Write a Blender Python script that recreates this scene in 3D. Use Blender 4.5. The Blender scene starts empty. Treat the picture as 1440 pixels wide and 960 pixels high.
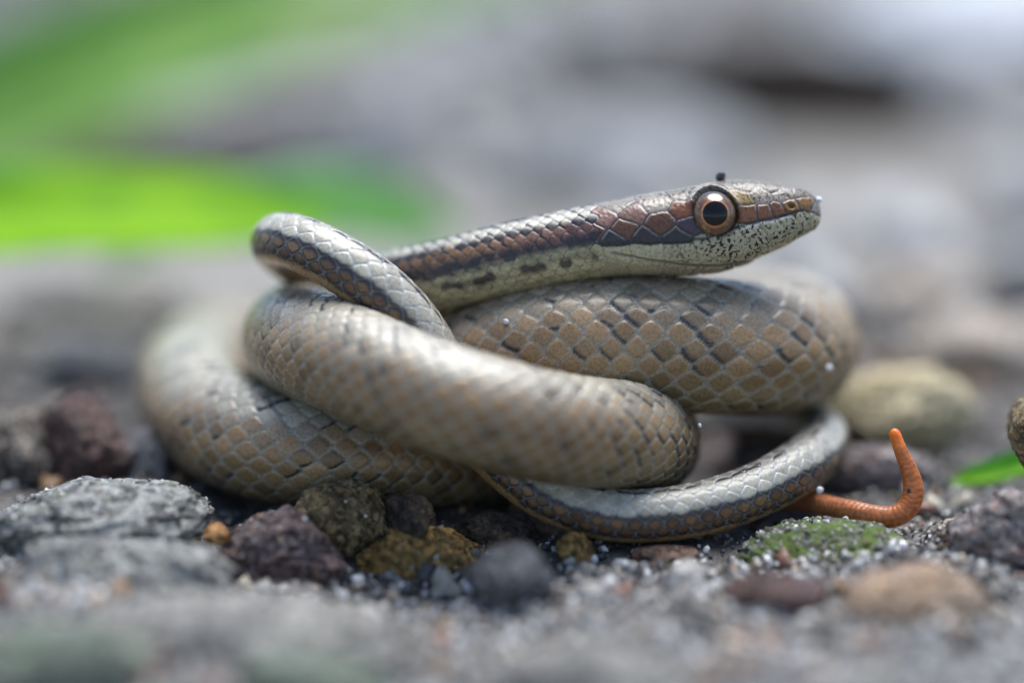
import bpy, math, random
import numpy as np
from mathutils import Vector, Matrix

random.seed(7)
rng = np.random.default_rng(7)
S = bpy.context.scene
COL = S.collection
S.unit_settings.scale_length = 0.01          # one unit is one centimetre

# ------------------------------------------------------------------ camera, sky, sun, exposure
PITCH = math.radians(14.0)
DIST = 20.0                                   # focus distance in cm
WID = 5.5                                     # width of the focus plane in cm
K = 1440.0 / WID
ZC = 1.03                                     # height of the aimed point above the ground
RIGHT = np.array([1.0, 0, 0])
FWD = np.array([0, math.cos(PITCH), -math.sin(PITCH)])
UP = np.array([0, math.sin(PITCH), math.cos(PITCH)])
P0 = np.array([0, 0, ZC])

cam_d = bpy.data.cameras.new('camera')
cam = bpy.data.objects.new('camera', cam_d)
COL.objects.link(cam)
S.camera = cam
cam.location = tuple(P0 - FWD * DIST)
cam.rotation_euler = (math.pi / 2 - PITCH, 0, 0)
cam_d.sensor_width = 36
cam_d.lens = 36 * DIST / WID
cam_d.clip_start = 0.5
cam_d.clip_end = 20000
cam_d.dof.use_dof = True
cam_d.dof.focus_distance = DIST
APERTURE = 1.7                               # entrance pupil in cm
cam_d.dof.aperture_fstop = cam_d.lens * 1e-3 / APERTURE

SUN_ELEV, SUN_AZ = math.radians(72), math.radians(20)   # azimuth from +Y (behind the snake) towards +X
w = bpy.data.worlds.new('World')
S.world = w
w.use_nodes = True
nt = w.node_tree
sky = nt.nodes.new('ShaderNodeTexSky')
sky.sky_type = 'NISHITA'
sky.sun_disc = False
sky.sun_elevation = SUN_ELEV
sky.sun_rotation = SUN_AZ
sky.air_density = 1.0
sky.dust_density = 1.0
nt.links.new(sky.outputs[0], nt.nodes['Background'].inputs[0])
nt.nodes['Background'].inputs[1].default_value = 0.05
sun_d = bpy.data.lights.new('sun', 'SUN')
sun = bpy.data.objects.new('sun', sun_d)
COL.objects.link(sun)
sun_d.energy = 1.5
sun_d.angle = math.radians(48)                # overcast: a broad soft glow
sun_d.color = (1.0, 0.99, 0.975)
sdir = Vector((math.sin(SUN_AZ) * math.cos(SUN_ELEV), math.cos(SUN_AZ) * math.cos(SUN_ELEV), math.sin(SUN_ELEV)))
sun.rotation_euler = sdir.to_track_quat('Z', 'Y').to_euler()
S.view_settings.view_transform = 'Standard'
S.view_settings.look = 'None'
S.view_settings.exposure = 1.95
S.view_settings.gamma = 1.0

# ------------------------------------------------------------------ helpers
def at(u, v, d):
    """point seen at photo pixel (u, v), d cm behind the focus plane"""
    s = (DIST + d) / DIST
    return P0 + RIGHT * ((u - 720) / K * s) + UP * ((480 - v) / K * s) + FWD * d

_perm = np.random.default_rng(3).permutation(256)
_perm = np.concatenate([_perm, _perm, _perm])
_grad = np.random.default_rng(4).normal(size=(256, 3))
_grad /= np.linalg.norm(_grad, axis=1)[:, None]

def pnoise(p):
    p = np.asarray(p, float)
    i = np.floor(p).astype(int)
    f = p - i
    t = f * f * f * (f * (f * 6 - 15) + 10)
    i &= 255
    out = 0
    for dx in (0, 1):
        wx = t[..., 0] if dx else 1 - t[..., 0]
        for dy in (0, 1):
            wy = t[..., 1] if dy else 1 - t[..., 1]
            for dz in (0, 1):
                wz = t[..., 2] if dz else 1 - t[..., 2]
                h = _perm[_perm[_perm[(i[..., 0] + dx) & 255] + ((i[..., 1] + dy) & 255)] + ((i[..., 2] + dz) & 255)]
                g = _grad[h]
                out = out + wx * wy * wz * (g[..., 0] * (f[..., 0] - dx) + g[..., 1] * (f[..., 1] - dy) + g[..., 2] * (f[..., 2] - dz))
    return out * 1.5

def fbm(p, octv=4, gain=0.5):
    a, s, o = 1.0, 1.0, 0
    for k in range(octv):
        o = o + a * pnoise(np.asarray(p) * s + 17.3 * k)
        a *= gain
        s *= 2.03
    return o

def sstep(a, b, x):
    t = np.clip((x - a) / (b - a), 0, 1)
    return t * t * (3 - 2 * t)

def hash01(*ks):
    x = 0.0
    for n, k in enumerate(ks):
        x = x + np.asarray(k, float) * (12.9898, 78.233, 37.719)[n]
    x = np.sin(x) * 43758.5453
    return x - np.floor(x)

def mesh_np(name, verts, faces, mat=None, parent=None, smooth=True, attrs=None):
    """faces: (n,3) or (n,4) int array"""
    me = bpy.data.meshes.new(name)
    verts = np.asarray(verts, np.float32)
    faces = np.asarray(faces, np.int32)
    me.vertices.add(len(verts))
    me.vertices.foreach_set('co', verts.ravel())
    k = faces.shape[1]
    me.loops.add(faces.size)
    me.loops.foreach_set('vertex_index', faces.ravel())
    me.polygons.add(len(faces))
    me.polygons.foreach_set('loop_start', np.arange(0, faces.size, k, dtype=np.int32))
    me.polygons.foreach_set('loop_total', np.full(len(faces), k, np.int32))
    me.update(calc_edges=True)
    me.polygons.foreach_set('use_smooth', np.full(len(faces), smooth, bool))
    for an, arr in (attrs or {}).items():
        if arr.ndim == 2:
            a = me.attributes.new(an, 'FLOAT_COLOR', 'POINT')
            c = np.ones((len(verts), 4), np.float32)
            c[:, :3] = arr
            a.data.foreach_set('color', c.ravel())
        else:
            a = me.attributes.new(an, 'FLOAT', 'POINT')
            a.data.foreach_set('value', arr.astype(np.float32))
    if mat:
        me.materials.append(mat)
    o = bpy.data.objects.new(name, me)
    COL.objects.link(o)
    if parent is not None:
        o.parent = parent
    return o

def tag(o, label=None, cat=None, group=None, kind=None):
    if label: o['label'] = label
    if cat: o['category'] = cat
    if group: o['group'] = group
    if kind: o['kind'] = kind
    return o

def empty(name, loc):
    o = bpy.data.objects.new(name, None)
    COL.objects.link(o)
    o.location = tuple(loc)
    o.empty_display_size = 0.1
    return o

# ------------------------------------------------------------------ node materials
class NB:
    def __init__(self, name):
        self.m = bpy.data.materials.new(name)
        self.m.use_nodes = True
        self.t = self.m.node_tree
        self.b = self.t.nodes['Principled BSDF']
    def n(self, typ, **kw):
        x = self.t.nodes.new(typ)
        for k, v in kw.items(): setattr(x, k, v)
        return x
    def l(self, a, b): self.t.links.new(a, b)
    def coord(self, out='Object'):
        return self.n('ShaderNodeTexCoord').outputs[out]
    def noise(self, vec, scale, detail=4, rough=0.55, dist=0.0):
        x = self.n('ShaderNodeTexNoise')
        self.l(vec, x.inputs['Vector'])
        x.inputs['Scale'].default_value = scale
        x.inputs['Detail'].default_value = detail
        x.inputs['Roughness'].default_value = rough
        x.inputs['Distortion'].default_value = dist
        return x.outputs['Fac']
    def vor(self, vec, scale, feature='F1'):
        x = self.n('ShaderNodeTexVoronoi', feature=feature)
        self.l(vec, x.inputs['Vector'])
        x.inputs['Scale'].default_value = scale
        return x
    def ramp(self, fac, a, b, lo=0.0, hi=1.0):
        x = self.n('ShaderNodeMapRange', interpolation_type='SMOOTHSTEP')
        self.l(fac, x.inputs['Value'])
        x.inputs['From Min'].default_value = a
        x.inputs['From Max'].default_value = b
        x.inputs['To Min'].default_value = lo
        x.inputs['To Max'].default_value = hi
        return x.outputs['Result']
    def mix(self, fac, a, b, mode='MIX'):
        x = self.n('ShaderNodeMix', data_type='RGBA', blend_type=mode)
        for sock, val in ((x.inputs[0], fac), (x.inputs[6], a), (x.inputs[7], b)):
            if isinstance(val, (int, float)): sock.default_value = val
            elif isinstance(val, tuple): sock.default_value = (*val[:3], 1)
            else: self.l(val, sock)
        return x.outputs[2]
    def math(self, op, a, b=0.0):
        x = self.n('ShaderNodeMath', operation=op)
        for sock, val in ((x.inputs[0], a), (x.inputs[1], b)):
            if isinstance(val, (int, float)): sock.default_value = val
            else: self.l(val, sock)
        return x.outputs[0]
    def attr(self, name, out='Color'):
        x = self.n('ShaderNodeAttribute', attribute_name=name)
        return x.outputs[out]
    def bump(self, h, strength, dist):
        x = self.n('ShaderNodeBump')
        self.l(h, x.inputs['Height'])
        x.inputs['Strength'].default_value = strength
        x.inputs['Distance'].default_value = dist
        self.l(x.outputs[0], self.b.inputs['Normal'])
        return x
    def set(self, **kw):
        for k, v in kw.items():
            k = k.replace('_', ' ')
            s = self.b.inputs[k]
            if isinstance(v, tuple): s.default_value = (*v[:3], 1) if len(s.default_value) == 4 else v
            elif isinstance(v, (int, float)): s.default_value = v
            else: self.l(v, s)
        return self

def mat_stone(name, c1, c2, c3, sc=3.0, speck=None, speck_amt=0.3, moss=None, moss_amt=0.0, rough=0.55, bump=0.6, dark=None, vs=38, spec=.5):
    b = NB(name)
    co = b.coord()
    n1 = b.noise(co, sc, 5, 0.6)
    n2 = b.noise(co, sc * 4.3, 5, 0.65)
    n3 = b.noise(co, 34, 3, 0.7)
    c = b.mix(b.ramp(n1, 0.38, 0.62), c1, c2)
    c = b.mix(b.ramp(n2, 0.45, 0.68), c, c3)
    c = b.mix(b.ramp(n3, 0.52, 0.62, 0, 0.88), c, dark or tuple(x * 0.3 for x in c1))
    gr = b.n('ShaderNodeSeparateColor'); b.l(b.vor(co, vs * .8).outputs['Color'], gr.inputs[0])
    c = b.mix(.8, c, b.ramp(gr.outputs[0], 0, 1, .3, 1.75), 'MULTIPLY')
    if speck:
        v = b.vor(co, vs)
        sel = b.ramp(v.outputs['Color'], 1 - speck_amt, 1 - speck_amt + 0.05)
        dsk = b.ramp(v.outputs['Distance'], 0.25, 0.5, 1, 0)
        c = b.mix(b.math('MULTIPLY', sel, dsk), c, speck)
    if moss:
        g = b.n('ShaderNodeNewGeometry')
        sep = b.n('ShaderNodeSeparateXYZ')
        b.l(g.outputs['Normal'], sep.inputs[0])
        up = b.ramp(sep.outputs['Z'], -0.2, 0.6)
        mn = b.ramp(b.noise(co, 9, 5, 0.7), 0.62 - moss_amt, 0.72 - moss_amt)
        mc = b.mix(b.noise(co, 26, 3), moss, tuple(x * 2.2 for x in moss))
        c = b.mix(b.math('MULTIPLY', up, mn), c, mc)
    r = b.ramp(n2, 0.3, 0.7, rough - 0.15, rough + 0.15)
    b.set(Base_Color=c, Roughness=r)
    b.b.inputs['Specular IOR Level'].default_value = spec
    h = b.math('ADD', b.noise(co, 26, 5, 0.75), b.math('MULTIPLY', n2, 0.7))
    b.bump(h, bump, 0.06)
    return b.m

def mat_attr(name, rough=0.5, noise_amt=0.25, nscale=30, spec=0.5, trans=0.0):
    b = NB(name)
    co = b.coord()
    n = b.noise(co, nscale, 4, 0.7)
    c = b.mix(noise_amt, b.attr('tint'), b.mix(b.ramp(n, 0.3, 0.7), (0.05, 0.05, 0.05), (1, 1, 1)), 'OVERLAY')
    b.set(Base_Color=c, Roughness=rough)
    b.b.inputs['Specular IOR Level'].default_value = spec
    b.bump(n, 0.4, 0.02)
    return b.m

# ------------------------------------------------------------------ curve sampling
def spline(cols, step):
    """centripetal Catmull-Rom through the rows of cols (first three columns are xyz), evenly resampled"""
    P = np.asarray(cols, float)
    P = np.vstack([2 * P[0] - P[1], P, 2 * P[-1] - P[-2]])
    out = []
    for i in range(1, len(P) - 2):
        p0, p1, p2, p3 = P[i - 1:i + 3]
        t = [0]
        for a, b in ((p0, p1), (p1, p2), (p2, p3)):
            t.append(t[-1] + max(np.linalg.norm(b[:3] - a[:3]), 1e-6) ** 0.5)
        tt = np.linspace(t[1], t[2], 60, endpoint=False)[:, None]
        A1 = (t[1] - tt) / (t[1] - t[0]) * p0 + (tt - t[0]) / (t[1] - t[0]) * p1
        A2 = (t[2] - tt) / (t[2] - t[1]) * p1 + (tt - t[1]) / (t[2] - t[1]) * p2
        A3 = (t[3] - tt) / (t[3] - t[2]) * p2 + (tt - t[2]) / (t[3] - t[2]) * p3
        B1 = (t[2] - tt) / (t[2] - t[0]) * A1 + (tt - t[0]) / (t[2] - t[0]) * A2
        B2 = (t[3] - tt) / (t[3] - t[1]) * A2 + (tt - t[1]) / (t[3] - t[1]) * A3
        out.append((t[2] - tt) / (t[2] - t[1]) * B1 + (tt - t[1]) / (t[2] - t[1]) * B2)
    out.append(P[-2][None])
    Q = np.vstack(out)
    s = np.concatenate([[0], np.cumsum(np.linalg.norm(np.diff(Q[:, :3], axis=0), axis=1))])
    n = int(s[-1] / step) + 1
    si = np.linspace(0, s[-1], n)
    return si, np.stack([np.interp(si, s, Q[:, k]) for k in range(Q.shape[1])], 1)

def gsmooth(a, sig):
    if sig <= 0: return a
    k = int(sig * 3)
    w_ = np.exp(-0.5 * (np.arange(-k, k + 1) / sig) ** 2)
    w_ /= w_.sum()
    ap = np.concatenate([np.repeat(a[:1], k, 0), a, np.repeat(a[-1:], k, 0)])
    # keep the ends in place by reflecting through them
    ap[:k] = 2 * a[0] - a[1:k + 1][::-1]
    ap[-k:] = 2 * a[-1] - a[-k - 1:-1][::-1]
    return np.stack([np.convolve(ap[:, c], w_, 'valid') for c in range(a.shape[1])], 1)

def tube_faces(R, N):
    i = np.arange(R - 1)[:, None] * N
    j = np.arange(N)[None, :]
    jn = (j + 1) % N
    f = np.stack([i + j, i + jn, i + N + jn, i + N + j], -1)
    return f.reshape(-1, 4)

# ------------------------------------------------------------------ the snake's centre line
# photo column, photo row, depth behind focus, radius (photo px at focus), dorsal direction, stripes, tail lattice
U_ = tuple(UP)
Z_ = (0, 0, 1)
PATH = [
    (1154, 293, .22, 30, U_, 1, 0), (1120, 299, .22, 36, U_, 1, 0), (1080, 306, .22, 50, U_, 1, 0), (1000, 322, .22, 65, U_, 1, 0),
    (900, 330, .22, 58, U_, 1, 0), (800, 346, .24, 52, U_, 1, 0), (700, 367, .30, 51, U_, 1, 0), (620, 389, .40, 54, U_, 1, 0),
    (550, 408, .66, 56, U_, 1, 0), (500, 455, 1.15, 62, Z_, .6, 0), (530, 508, 1.75, 70, Z_, 0, 0), (640, 515, 2.2, 80, Z_, 0, 0),
    (800, 492, 2.5, 90, Z_, 0, 0), (930, 468, 2.45, 96, Z_, 0, 0), (1040, 466, 2.15, 98, Z_, 0, 0),
    (1108, 476, 1.5, 98, Z_, 0, 0), (1105, 490, .85, 98, Z_, 0, 0), (1045, 491, .47, 98, Z_, 0, 0), (970, 487, .36, 98, Z_, 0, 0), (890, 482, .34, 98, Z_, 0, 0),
    (800, 484, .35, 96, Z_, 0, 0), (710, 502, .42, 89, Z_, 0, 0), (630, 530, .58, 84, Z_, 0, 0), (555, 555, .88, 82, Z_, 0, 0),
    (475, 560, 1.6, 82, Z_, 0, 0), (400, 525, 2.5, 82, Z_, 0, 0), (330, 498, 2.85, 82, Z_, 0, 0), (286, 510, 2.4, 82, Z_, 0, 0),
    (270, 545, 1.6, 82, Z_, 0, 0), (298, 590, .88, 82, Z_, 0, 0), (365, 625, .48, 82, Z_, 0, 0), (450, 637, .36, 80, Z_, 0, 0),
    (540, 644, .44, 78, Z_, 0, 0), (630, 646, .62, 78, Z_, 0, 0), (730, 640, .9, 80, Z_, 0, 0), (820, 632, 1.0, 81, Z_, 0, 0), (880, 628, .85, 82, Z_, 0, 0),
    (910, 621, .45, 79, Z_, 0, 0), (880, 613, .04, 77, Z_, 0, 0), (790, 605, -.32, 77, Z_, 0, 0), (680, 580, -.52, 78, Z_, 0, 0), (580, 547, -.42, 77, Z_, 0, 0),
    (490, 507, -.1, 78, Z_, 0, 0), (430, 483, .36, 80, Z_, 0, 0), (417, 476, .85, 80, Z_, 0, 0), (450, 464, 1.4, 76, Z_, 0, 0), (540, 440, 1.85, 66, Z_, .3, 1),
    (650, 430, 1.9, 57, Z_, 1, 1), (715, 412, 1.6, 50, Z_, 1, 1), (660, 402, 1.3, 46, Z_, 1, 1), (560, 404, 1.2, 43, Z_, 1, 1), (460, 388, 1.08, 41, Z_, 1, 1),
    (402, 354, .78, 39, (-.1, .05, 1), 1, 1), (388, 338, .45, 39, (.1, .0, .95), 1, 1), (420, 341, .16, 40, (.4, .0, .9), 1, 1), (480, 371, .02, 41, (.55, .0, .8), 1, 1), (545, 417, .0, 42, (.62, .0, .75), 1, 1),
    (590, 470, .05, 42, (.78, .0, .55), 1, 1), (626, 540, .1, 42, (.9, .0, .35), 1, 1), (664, 602, .1, 40, (.8, .0, .5), 1, 1), (712, 652, .06, 39, (.65, .0, .7), 1, 1),
    (760, 692, -.02, 38, (.4, .0, .9), 1, 1), (818, 717, -.08, 38, (.1, .0, 1), 1, 1), (890, 728, -.08, 38, (0, .0, 1), 1, 1), (1000, 713, .0, 39, (-.1, .0, 1), 1, 1), (1080, 683, .14, 39, (-.15, .0, 1), 1, 1),
    (1135, 650, .38, 39, (-.15, .0, 1), 1, 1), (1159, 622, .75, 38, (-.15, -.0, 1), 1, 1), (1140, 602, 1.25, 36, (-.3, -.2, .9), 1, 1), (1070, 596, 1.7, 32, (0, -.2, 1), 1, 1),
    (980, 600, 2.0, 25, Z_, 1, 1), (890, 605, 2.1, 16, Z_, 1, 1), (820, 608, 2.1, 5, Z_, 1, 1),
]
rows = []
for (u, v, d, r, dv, st, tl) in PATH:
    rows.append([*at(u, v, d), r / K, *dv, st, tl])
sA, Q = spline(rows, 0.01)
Q[:, :3] = gsmooth(Q[:, :3], 14)
Q[:, 3:] = gsmooth(Q[:, 3:], 18)
sA = np.concatenate([[0], np.cumsum(np.linalg.norm(np.diff(Q[:, :3], axis=0), axis=1))])
SNAKE_LINE = Q[::8, :4].copy()

# ------------------------------------------------------------------ the snake's skin: one continuous mesh with modelled scales
HT_U = np.array([1154.5, 1153, 1150, 1142, 1120, 1080, 1040, 1000, 960, 900, 850, 800, 700, 500])
HT_T = np.array([0, 9, 17, 26, 38, 54, 63, 64, 61, 56, 53, 52, 51, 51])   # half height above the axis
HT_B = np.array([0, 10, 19, 27, 36, 49, 58, 63, 62, 56, 52, 52, 51, 51])   # below
HT_W = np.array([0, 9, 15, 25, 37, 50, 60, 66, 69, 67, 59, 52, 51, 51])   # half width
U_HEAD = 842.0

HSEED = [  # u, v, colour key: the shields of the head in profile
    (1012, 260, 'top'), (962, 270, 'top'), (918, 286, 'topl'), (872, 287, 'topl'), (1052, 259, 'top'), (1090, 262, 'top'), (1128, 271, 'top'), (1110, 271, 'top'),
    (961, 299, 'red'), (967, 318, 'purple'), (924, 316, 'maroon'), (876, 323, 'maroon'), (834, 328, 'maroon'), (889, 302, 'pink'), (850, 309, 'pink'), (815, 316, 'pink'),
    (946, 336, 'black'), (903, 336, 'darkm'), (858, 341, 'dark'), (822, 346, 'dark'),
    (988, 347, 'cream'), (948, 354, 'cream'), (903, 355, 'cream'), (860, 356, 'cream'), (826, 362, 'cream'),
    (1050, 299, 'maroon2'), (1073, 299, 'maroon2'), (1091, 296, 'maroon2'), (1111, 291, 'ochre'), (1131, 287, 'ochre'),
    (1044, 281, 'ochrek'), (1074, 277, 'grey'), (1101, 275, 'grey'),
    (1151, 295, 'rost'), (1022, 344, 'cream'), (1053, 333, 'cream'), (1082, 324, 'cream'), (1106, 316, 'cream'), (1127, 309, 'cream'), (1143, 310, 'cream'),
    (1000, 387, 'jaw'), (1045, 378, 'jaw'), (1085, 361, 'jaw'), (1120, 339, 'jaw'), (950, 385, 'jaw'), (900, 382, 'jaw'), (850, 378, 'jaw'),
]
HCOL = dict(top=(.19, .165, .135), topl=(.28, .245, .20), red=(.16, .06, .03), purple=(.055, .035, .05), maroon=(.115, .052, .03), pink=(.19, .11, .085),
            black=(.018, .018, .022), darkm=(.035, .02, .022), dark=(.03, .028, .034), cream=(.39, .36, .245), maroon2=(.17, .07, .03), ochre=(.25, .14, .05),
            ochrek=(.24, .17, .07), grey=(.27, .23, .19), rost=(.16, .145, .13), jaw=(.33, .29, .19))

NA = 256
steps = []
s = 0.0
sr = np.interp(0, sA, Q[:, 3])
while s < sA[-1]:
    steps.append(s)
    r = np.interp(s, sA, Q[:, 3])
    dep = np.interp(s, sA, (Q[:, :3] - P0) @ FWD)
    s += max(0.0042, r * (0.030 if dep < 1.25 else 0.09)) if s > 1.3 else 0.0042 if s > 0.02 else 0.0015
steps.append(sA[-1])
sv = np.array(steps)
C = np.stack([np.interp(sv, sA, Q[:, k]) for k in range(9)], 1)
cen, rad, dors, strp, tail = C[:, :3], C[:, 3], C[:, 4:7], np.clip(C[:, 7], 0, 1), C[:, 8]
tan = np.gradient(cen, sv, axis=0)
tan /= np.linalg.norm(tan, axis=1)[:, None]
dors = dors - tan * (dors * tan).sum(1)[:, None]
dors /= np.linalg.norm(dors, axis=1)[:, None]
lat = np.cross(tan, dors)
R = len(sv)
phi = np.linspace(-math.pi, math.pi, NA, endpoint=False)          # 0 dorsal, +-pi ventral
PH = np.broadcast_to(phi, (R, NA))
upx = 1154.5 - sv * K * 0.992                                      # photo column along the head
hw = np.where(upx > 500, np.interp(upx, HT_U[::-1], HT_W[::-1]) / K, rad)
ht = np.where(upx > 500, np.interp(upx, HT_U[::-1], HT_T[::-1]) / K, rad)
hb = np.where(upx > 500, np.interp(upx, HT_U[::-1], HT_B[::-1]) / K, rad)
bl = sstep(520, 640, upx)
hw = hw * bl + rad * (1 - bl); ht = ht * bl + rad * (1 - bl); hb = hb * bl + rad * (1 - bl)
endcap = np.sqrt(np.clip(1 - ((sv - (sA[-1] - .05)) / .05).clip(0, 1) ** 2, 0, 1))
hw *= endcap; ht *= endcap; hb *= endcap
ex = 2.0 + 0.5 * sstep(840, 920, upx)
cs, sn = np.cos(PH), np.sin(PH)
den = (np.abs(cs) ** ex[:, None] + np.abs(sn) ** ex[:, None]) ** (1 / ex[:, None])
cy, cx = cs / den, sn / den
belly = 1 - 0.04 * sstep(.6, 1.0, -cy) * (1 - sstep(800, 860, upx))[:, None]
yy = np.where(cy > 0, cy * ht[:, None], cy * hb[:, None] * belly)
xx = cx * hw[:, None]
# local px coordinates in profile
vc = np.interp(upx, [500, 700, 800, 900, 1000, 1080, 1120, 1154], [440, 367, 346, 330, 322, 306, 299, 293])
VV = vc[:, None] - yy * K
UU = np.broadcast_to(upx[:, None], (R, NA))

# --- regular scale lattice
ka = 0.345 + 0.28 * (tail > 0.5)
dphi = np.radians(np.where(tail > 0.5, 22.5, 13.3))
A = np.concatenate([[0], np.cumsum(np.diff(sv) / (ka[1:] * np.maximum(rad[1:], .05)))])
wob = 0.09 * pnoise(np.stack([A[:, None] * 0.7 + 0 * PH, PH * 2.0, 0 * PH + 3.1], -1))
AA = A[:, None] + wob
BB = PH / dphi[:, None] + 0.10 * pnoise(np.stack([A[:, None] * 0.6 + 0 * PH, PH * 2.2, 0 * PH + 9.7], -1))
j0 = np.floor(BB)
cand = []
for dj in (-1, 0, 1, 2):
    j = j0 + dj
    off = 0.5 * np.mod(j, 2)
    i0 = np.floor(AA - off)
    for di in (0, 1):
        i = i0 + di
        X = 1.72 * (AA - (i + off)); Y = (BB - j)
        cand.append((np.sqrt(X * X + Y * Y), X, Y, i + off, j))
D = np.stack([c[0] for c in cand])
o1 = D.argmin(0)
def pick(k): return np.take_along_axis(np.stack([c[k] for c in cand]), o1[None], 0)[0]
F1, SX, SY, SI, SJ = pick(0), pick(1), pick(2), pick(3), pick(4)
D2 = D.copy(); np.put_along_axis(D2, o1[None], 9.0, 0)
F2 = D2.min(0)
edge = -np.log(sum(np.exp(-11 * (d_ ** 2 - F1 ** 2) / 2.7) for d_ in D2) + 1e-12) / 11   # ~0 at the seam, ~.7 in the middle, corners rounded
# ventral scutes: one broad plate below
nrow_side = np.where(tail > 0.5, 5.0, 10.0)[:, None]
vent = np.abs(BB) > nrow_side + 0.5 + 0.35 * (np.abs(np.mod(AA, 1) - .5) * 2)
va = np.abs(np.mod(AA + .5, 1) - .5)
edge_v = np.where(vent, np.minimum(va * 1.2, 0.7), edge)
SXv = np.where(vent, (np.mod(AA + .5, 1) - .5) * 1.4, SX)
edge = edge_v
SX = SXv
# --- head shields
hr = np.where(upx > 800)[0]
HM = np.interp(np.where(vent, np.floor(AA), SI), A, upx)[hr] > U_HEAD
hs = np.array([(a, b) for a, b, c in HSEED], float)
hk = [c for a, b, c in HSEED]
un = UU[hr] + 2.2 * pnoise(np.stack([UU[hr] * .05, VV[hr] * .05, 0 * VV[hr] + 1], -1))
vn = VV[hr] + 2.2 * pnoise(np.stack([UU[hr] * .05, VV[hr] * .05, 0 * VV[hr] + 8], -1))
dd = np.sqrt((un[..., None] - hs[:, 0]) ** 2 + (1.25 * (vn[..., None] - hs[:, 1])) ** 2)
h1 = dd.argmin(-1)
e1 = np.take_along_axis(dd, h1[..., None], -1)[..., 0]
np.put_along_axis(dd, h1[..., None], 999.0, -1)
h2 = dd.argmin(-1)
e2 = np.take_along_axis(dd, h2[..., None], -1)[..., 0]
sep = np.hypot(hs[h1, 0] - hs[h2, 0], 1.25 * (hs[h1, 1] - hs[h2, 1]))
hedge = (e2 ** 2 - e1 ** 2) / (2 * sep)                             # px to the seam
edge = edge.copy()
hedge = np.clip(hedge / 12.0, 0, .7)
edge[hr] = np.where(HM, hedge, edge[hr])

# --- relief
amp = 0.030 * rad * (1 - 0.6 * vent.mean(1))
hgt = sstep(0.0, 0.13, edge) * (1 - 0.35 * np.clip(F1, 0, 1) ** 2)
lift = 0.34 * np.clip(SX, -1, 1)                                    # free rear edge stands proud of the next scale
rel = amp[:, None] * (hgt + lift * sstep(0.02, .2, edge) * 0.6)
is_top0 = np.isin(h1, [i for i, k in enumerate(hk) if k in ('top', 'topl', 'grey')])
rel[hr] = np.where(HM, np.where(is_top0, .4, 1.0) * 0.006 * sstep(0, 0.30, edge[hr]) + 0.002 * pnoise(np.stack([UU[hr] * .22, VV[hr] * .22, PH[hr] * 3], -1)), rel[hr])
# mouth line, eye socket, brow, nostril
ml = np.interp(UU[hr], [840, 855, 900, 950, 1000, 1050, 1100, 1140, 1152], [356, 358, 366, 374, 377, 367, 347, 321, 309])
mg = np.exp(-((VV[hr] - ml) / 1.8) ** 2) * sstep(846, 860, UU[hr])
rel[hr] -= 0.010 * mg
er = np.hypot(UU[hr] - 1003, VV[hr] - 302)
side = np.abs(PH[hr]) > .5
rel[hr] += 0.022 * np.exp(-((er - 36) / 4.5) ** 2) * sstep(300, 285, VV[hr]) * 1.0
rel[hr] -= 0.035 * sstep(34, 27, er)
en = np.hypot(UU[hr] - 1111, (VV[hr] - 291) * 1.2)
rel[hr] -= 0.016 * sstep(6, 2, en)
rel[hr] += 0.006 * np.exp(-((en - 7.5) / 2) ** 2)
rel *= (endcap * np.clip(hw / .05, 0, 1))[:, None]

# --- colours
def c3(t): return np.array(t, float)
def lerp(a, b, t): return a + (b - a) * t[..., None]
absd = np.degrees(np.abs(PH))
scd = np.degrees(np.abs(SJ * dphi[:, None]))                        # angle of the scale's own centre row
rs = hash01(SI * 2, SJ)
rs2 = hash01(SI * 2 + 31, SJ + 7)
low = fbm(np.stack([A[:, None] * .12 + 0 * PH, PH * 1.2, 0 * PH + 5], -1), 3)
# faded middle of the body
mid_c = lerp(c3((.20, .118, .052))[None, None], c3((.31, .20, .10))[None, None], np.clip(.35 + .9 * (rs - .5) + low, 0, 1))
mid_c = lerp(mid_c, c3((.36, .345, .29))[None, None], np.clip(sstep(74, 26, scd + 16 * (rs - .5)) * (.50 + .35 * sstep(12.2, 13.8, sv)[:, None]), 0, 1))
mid_c = lerp(mid_c, c3((.135, .108, .052))[None, None], sstep(82, 128, absd) * .88)  # underside colour darkened to deepen the shade on the lower half of the coils
rim = c3((.44, .40, .30))[None, None]
mid_c = mid_c * (.72 + .5 * rs2)[..., None]
mid = lerp(mid_c, np.broadcast_to(rim, mid_c.shape), sstep(.13, .06, edge) * .42)
seam = c3((.20, .20, .185))[None, None]
mid = lerp(mid, np.broadcast_to(seam, mid.shape), sstep(.045, .0, edge) * .9)
fleck_p = .25 + .42 * low + .10 * sstep(60, 95, scd)
fl = (rs2 < fleck_p) & ~vent
fshape = sstep(-.02, .05, edge) * sstep(.27 + .14 * (rs2 < .15), .14, edge) * sstep(.25, .55, SX * .7 + SY * np.sign(PH) * .8 + .25 * (rs - .5))
fine = fbm(np.stack([A[:, None] * 9 + 0 * PH, PH * 34, 0 * PH], -1), 2)
mid = lerp(mid, np.broadcast_to(c3((.022, .026, .032)), mid.shape), np.clip(fshape * fl * (1.25 + fine), 0, 1) * .98)
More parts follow.
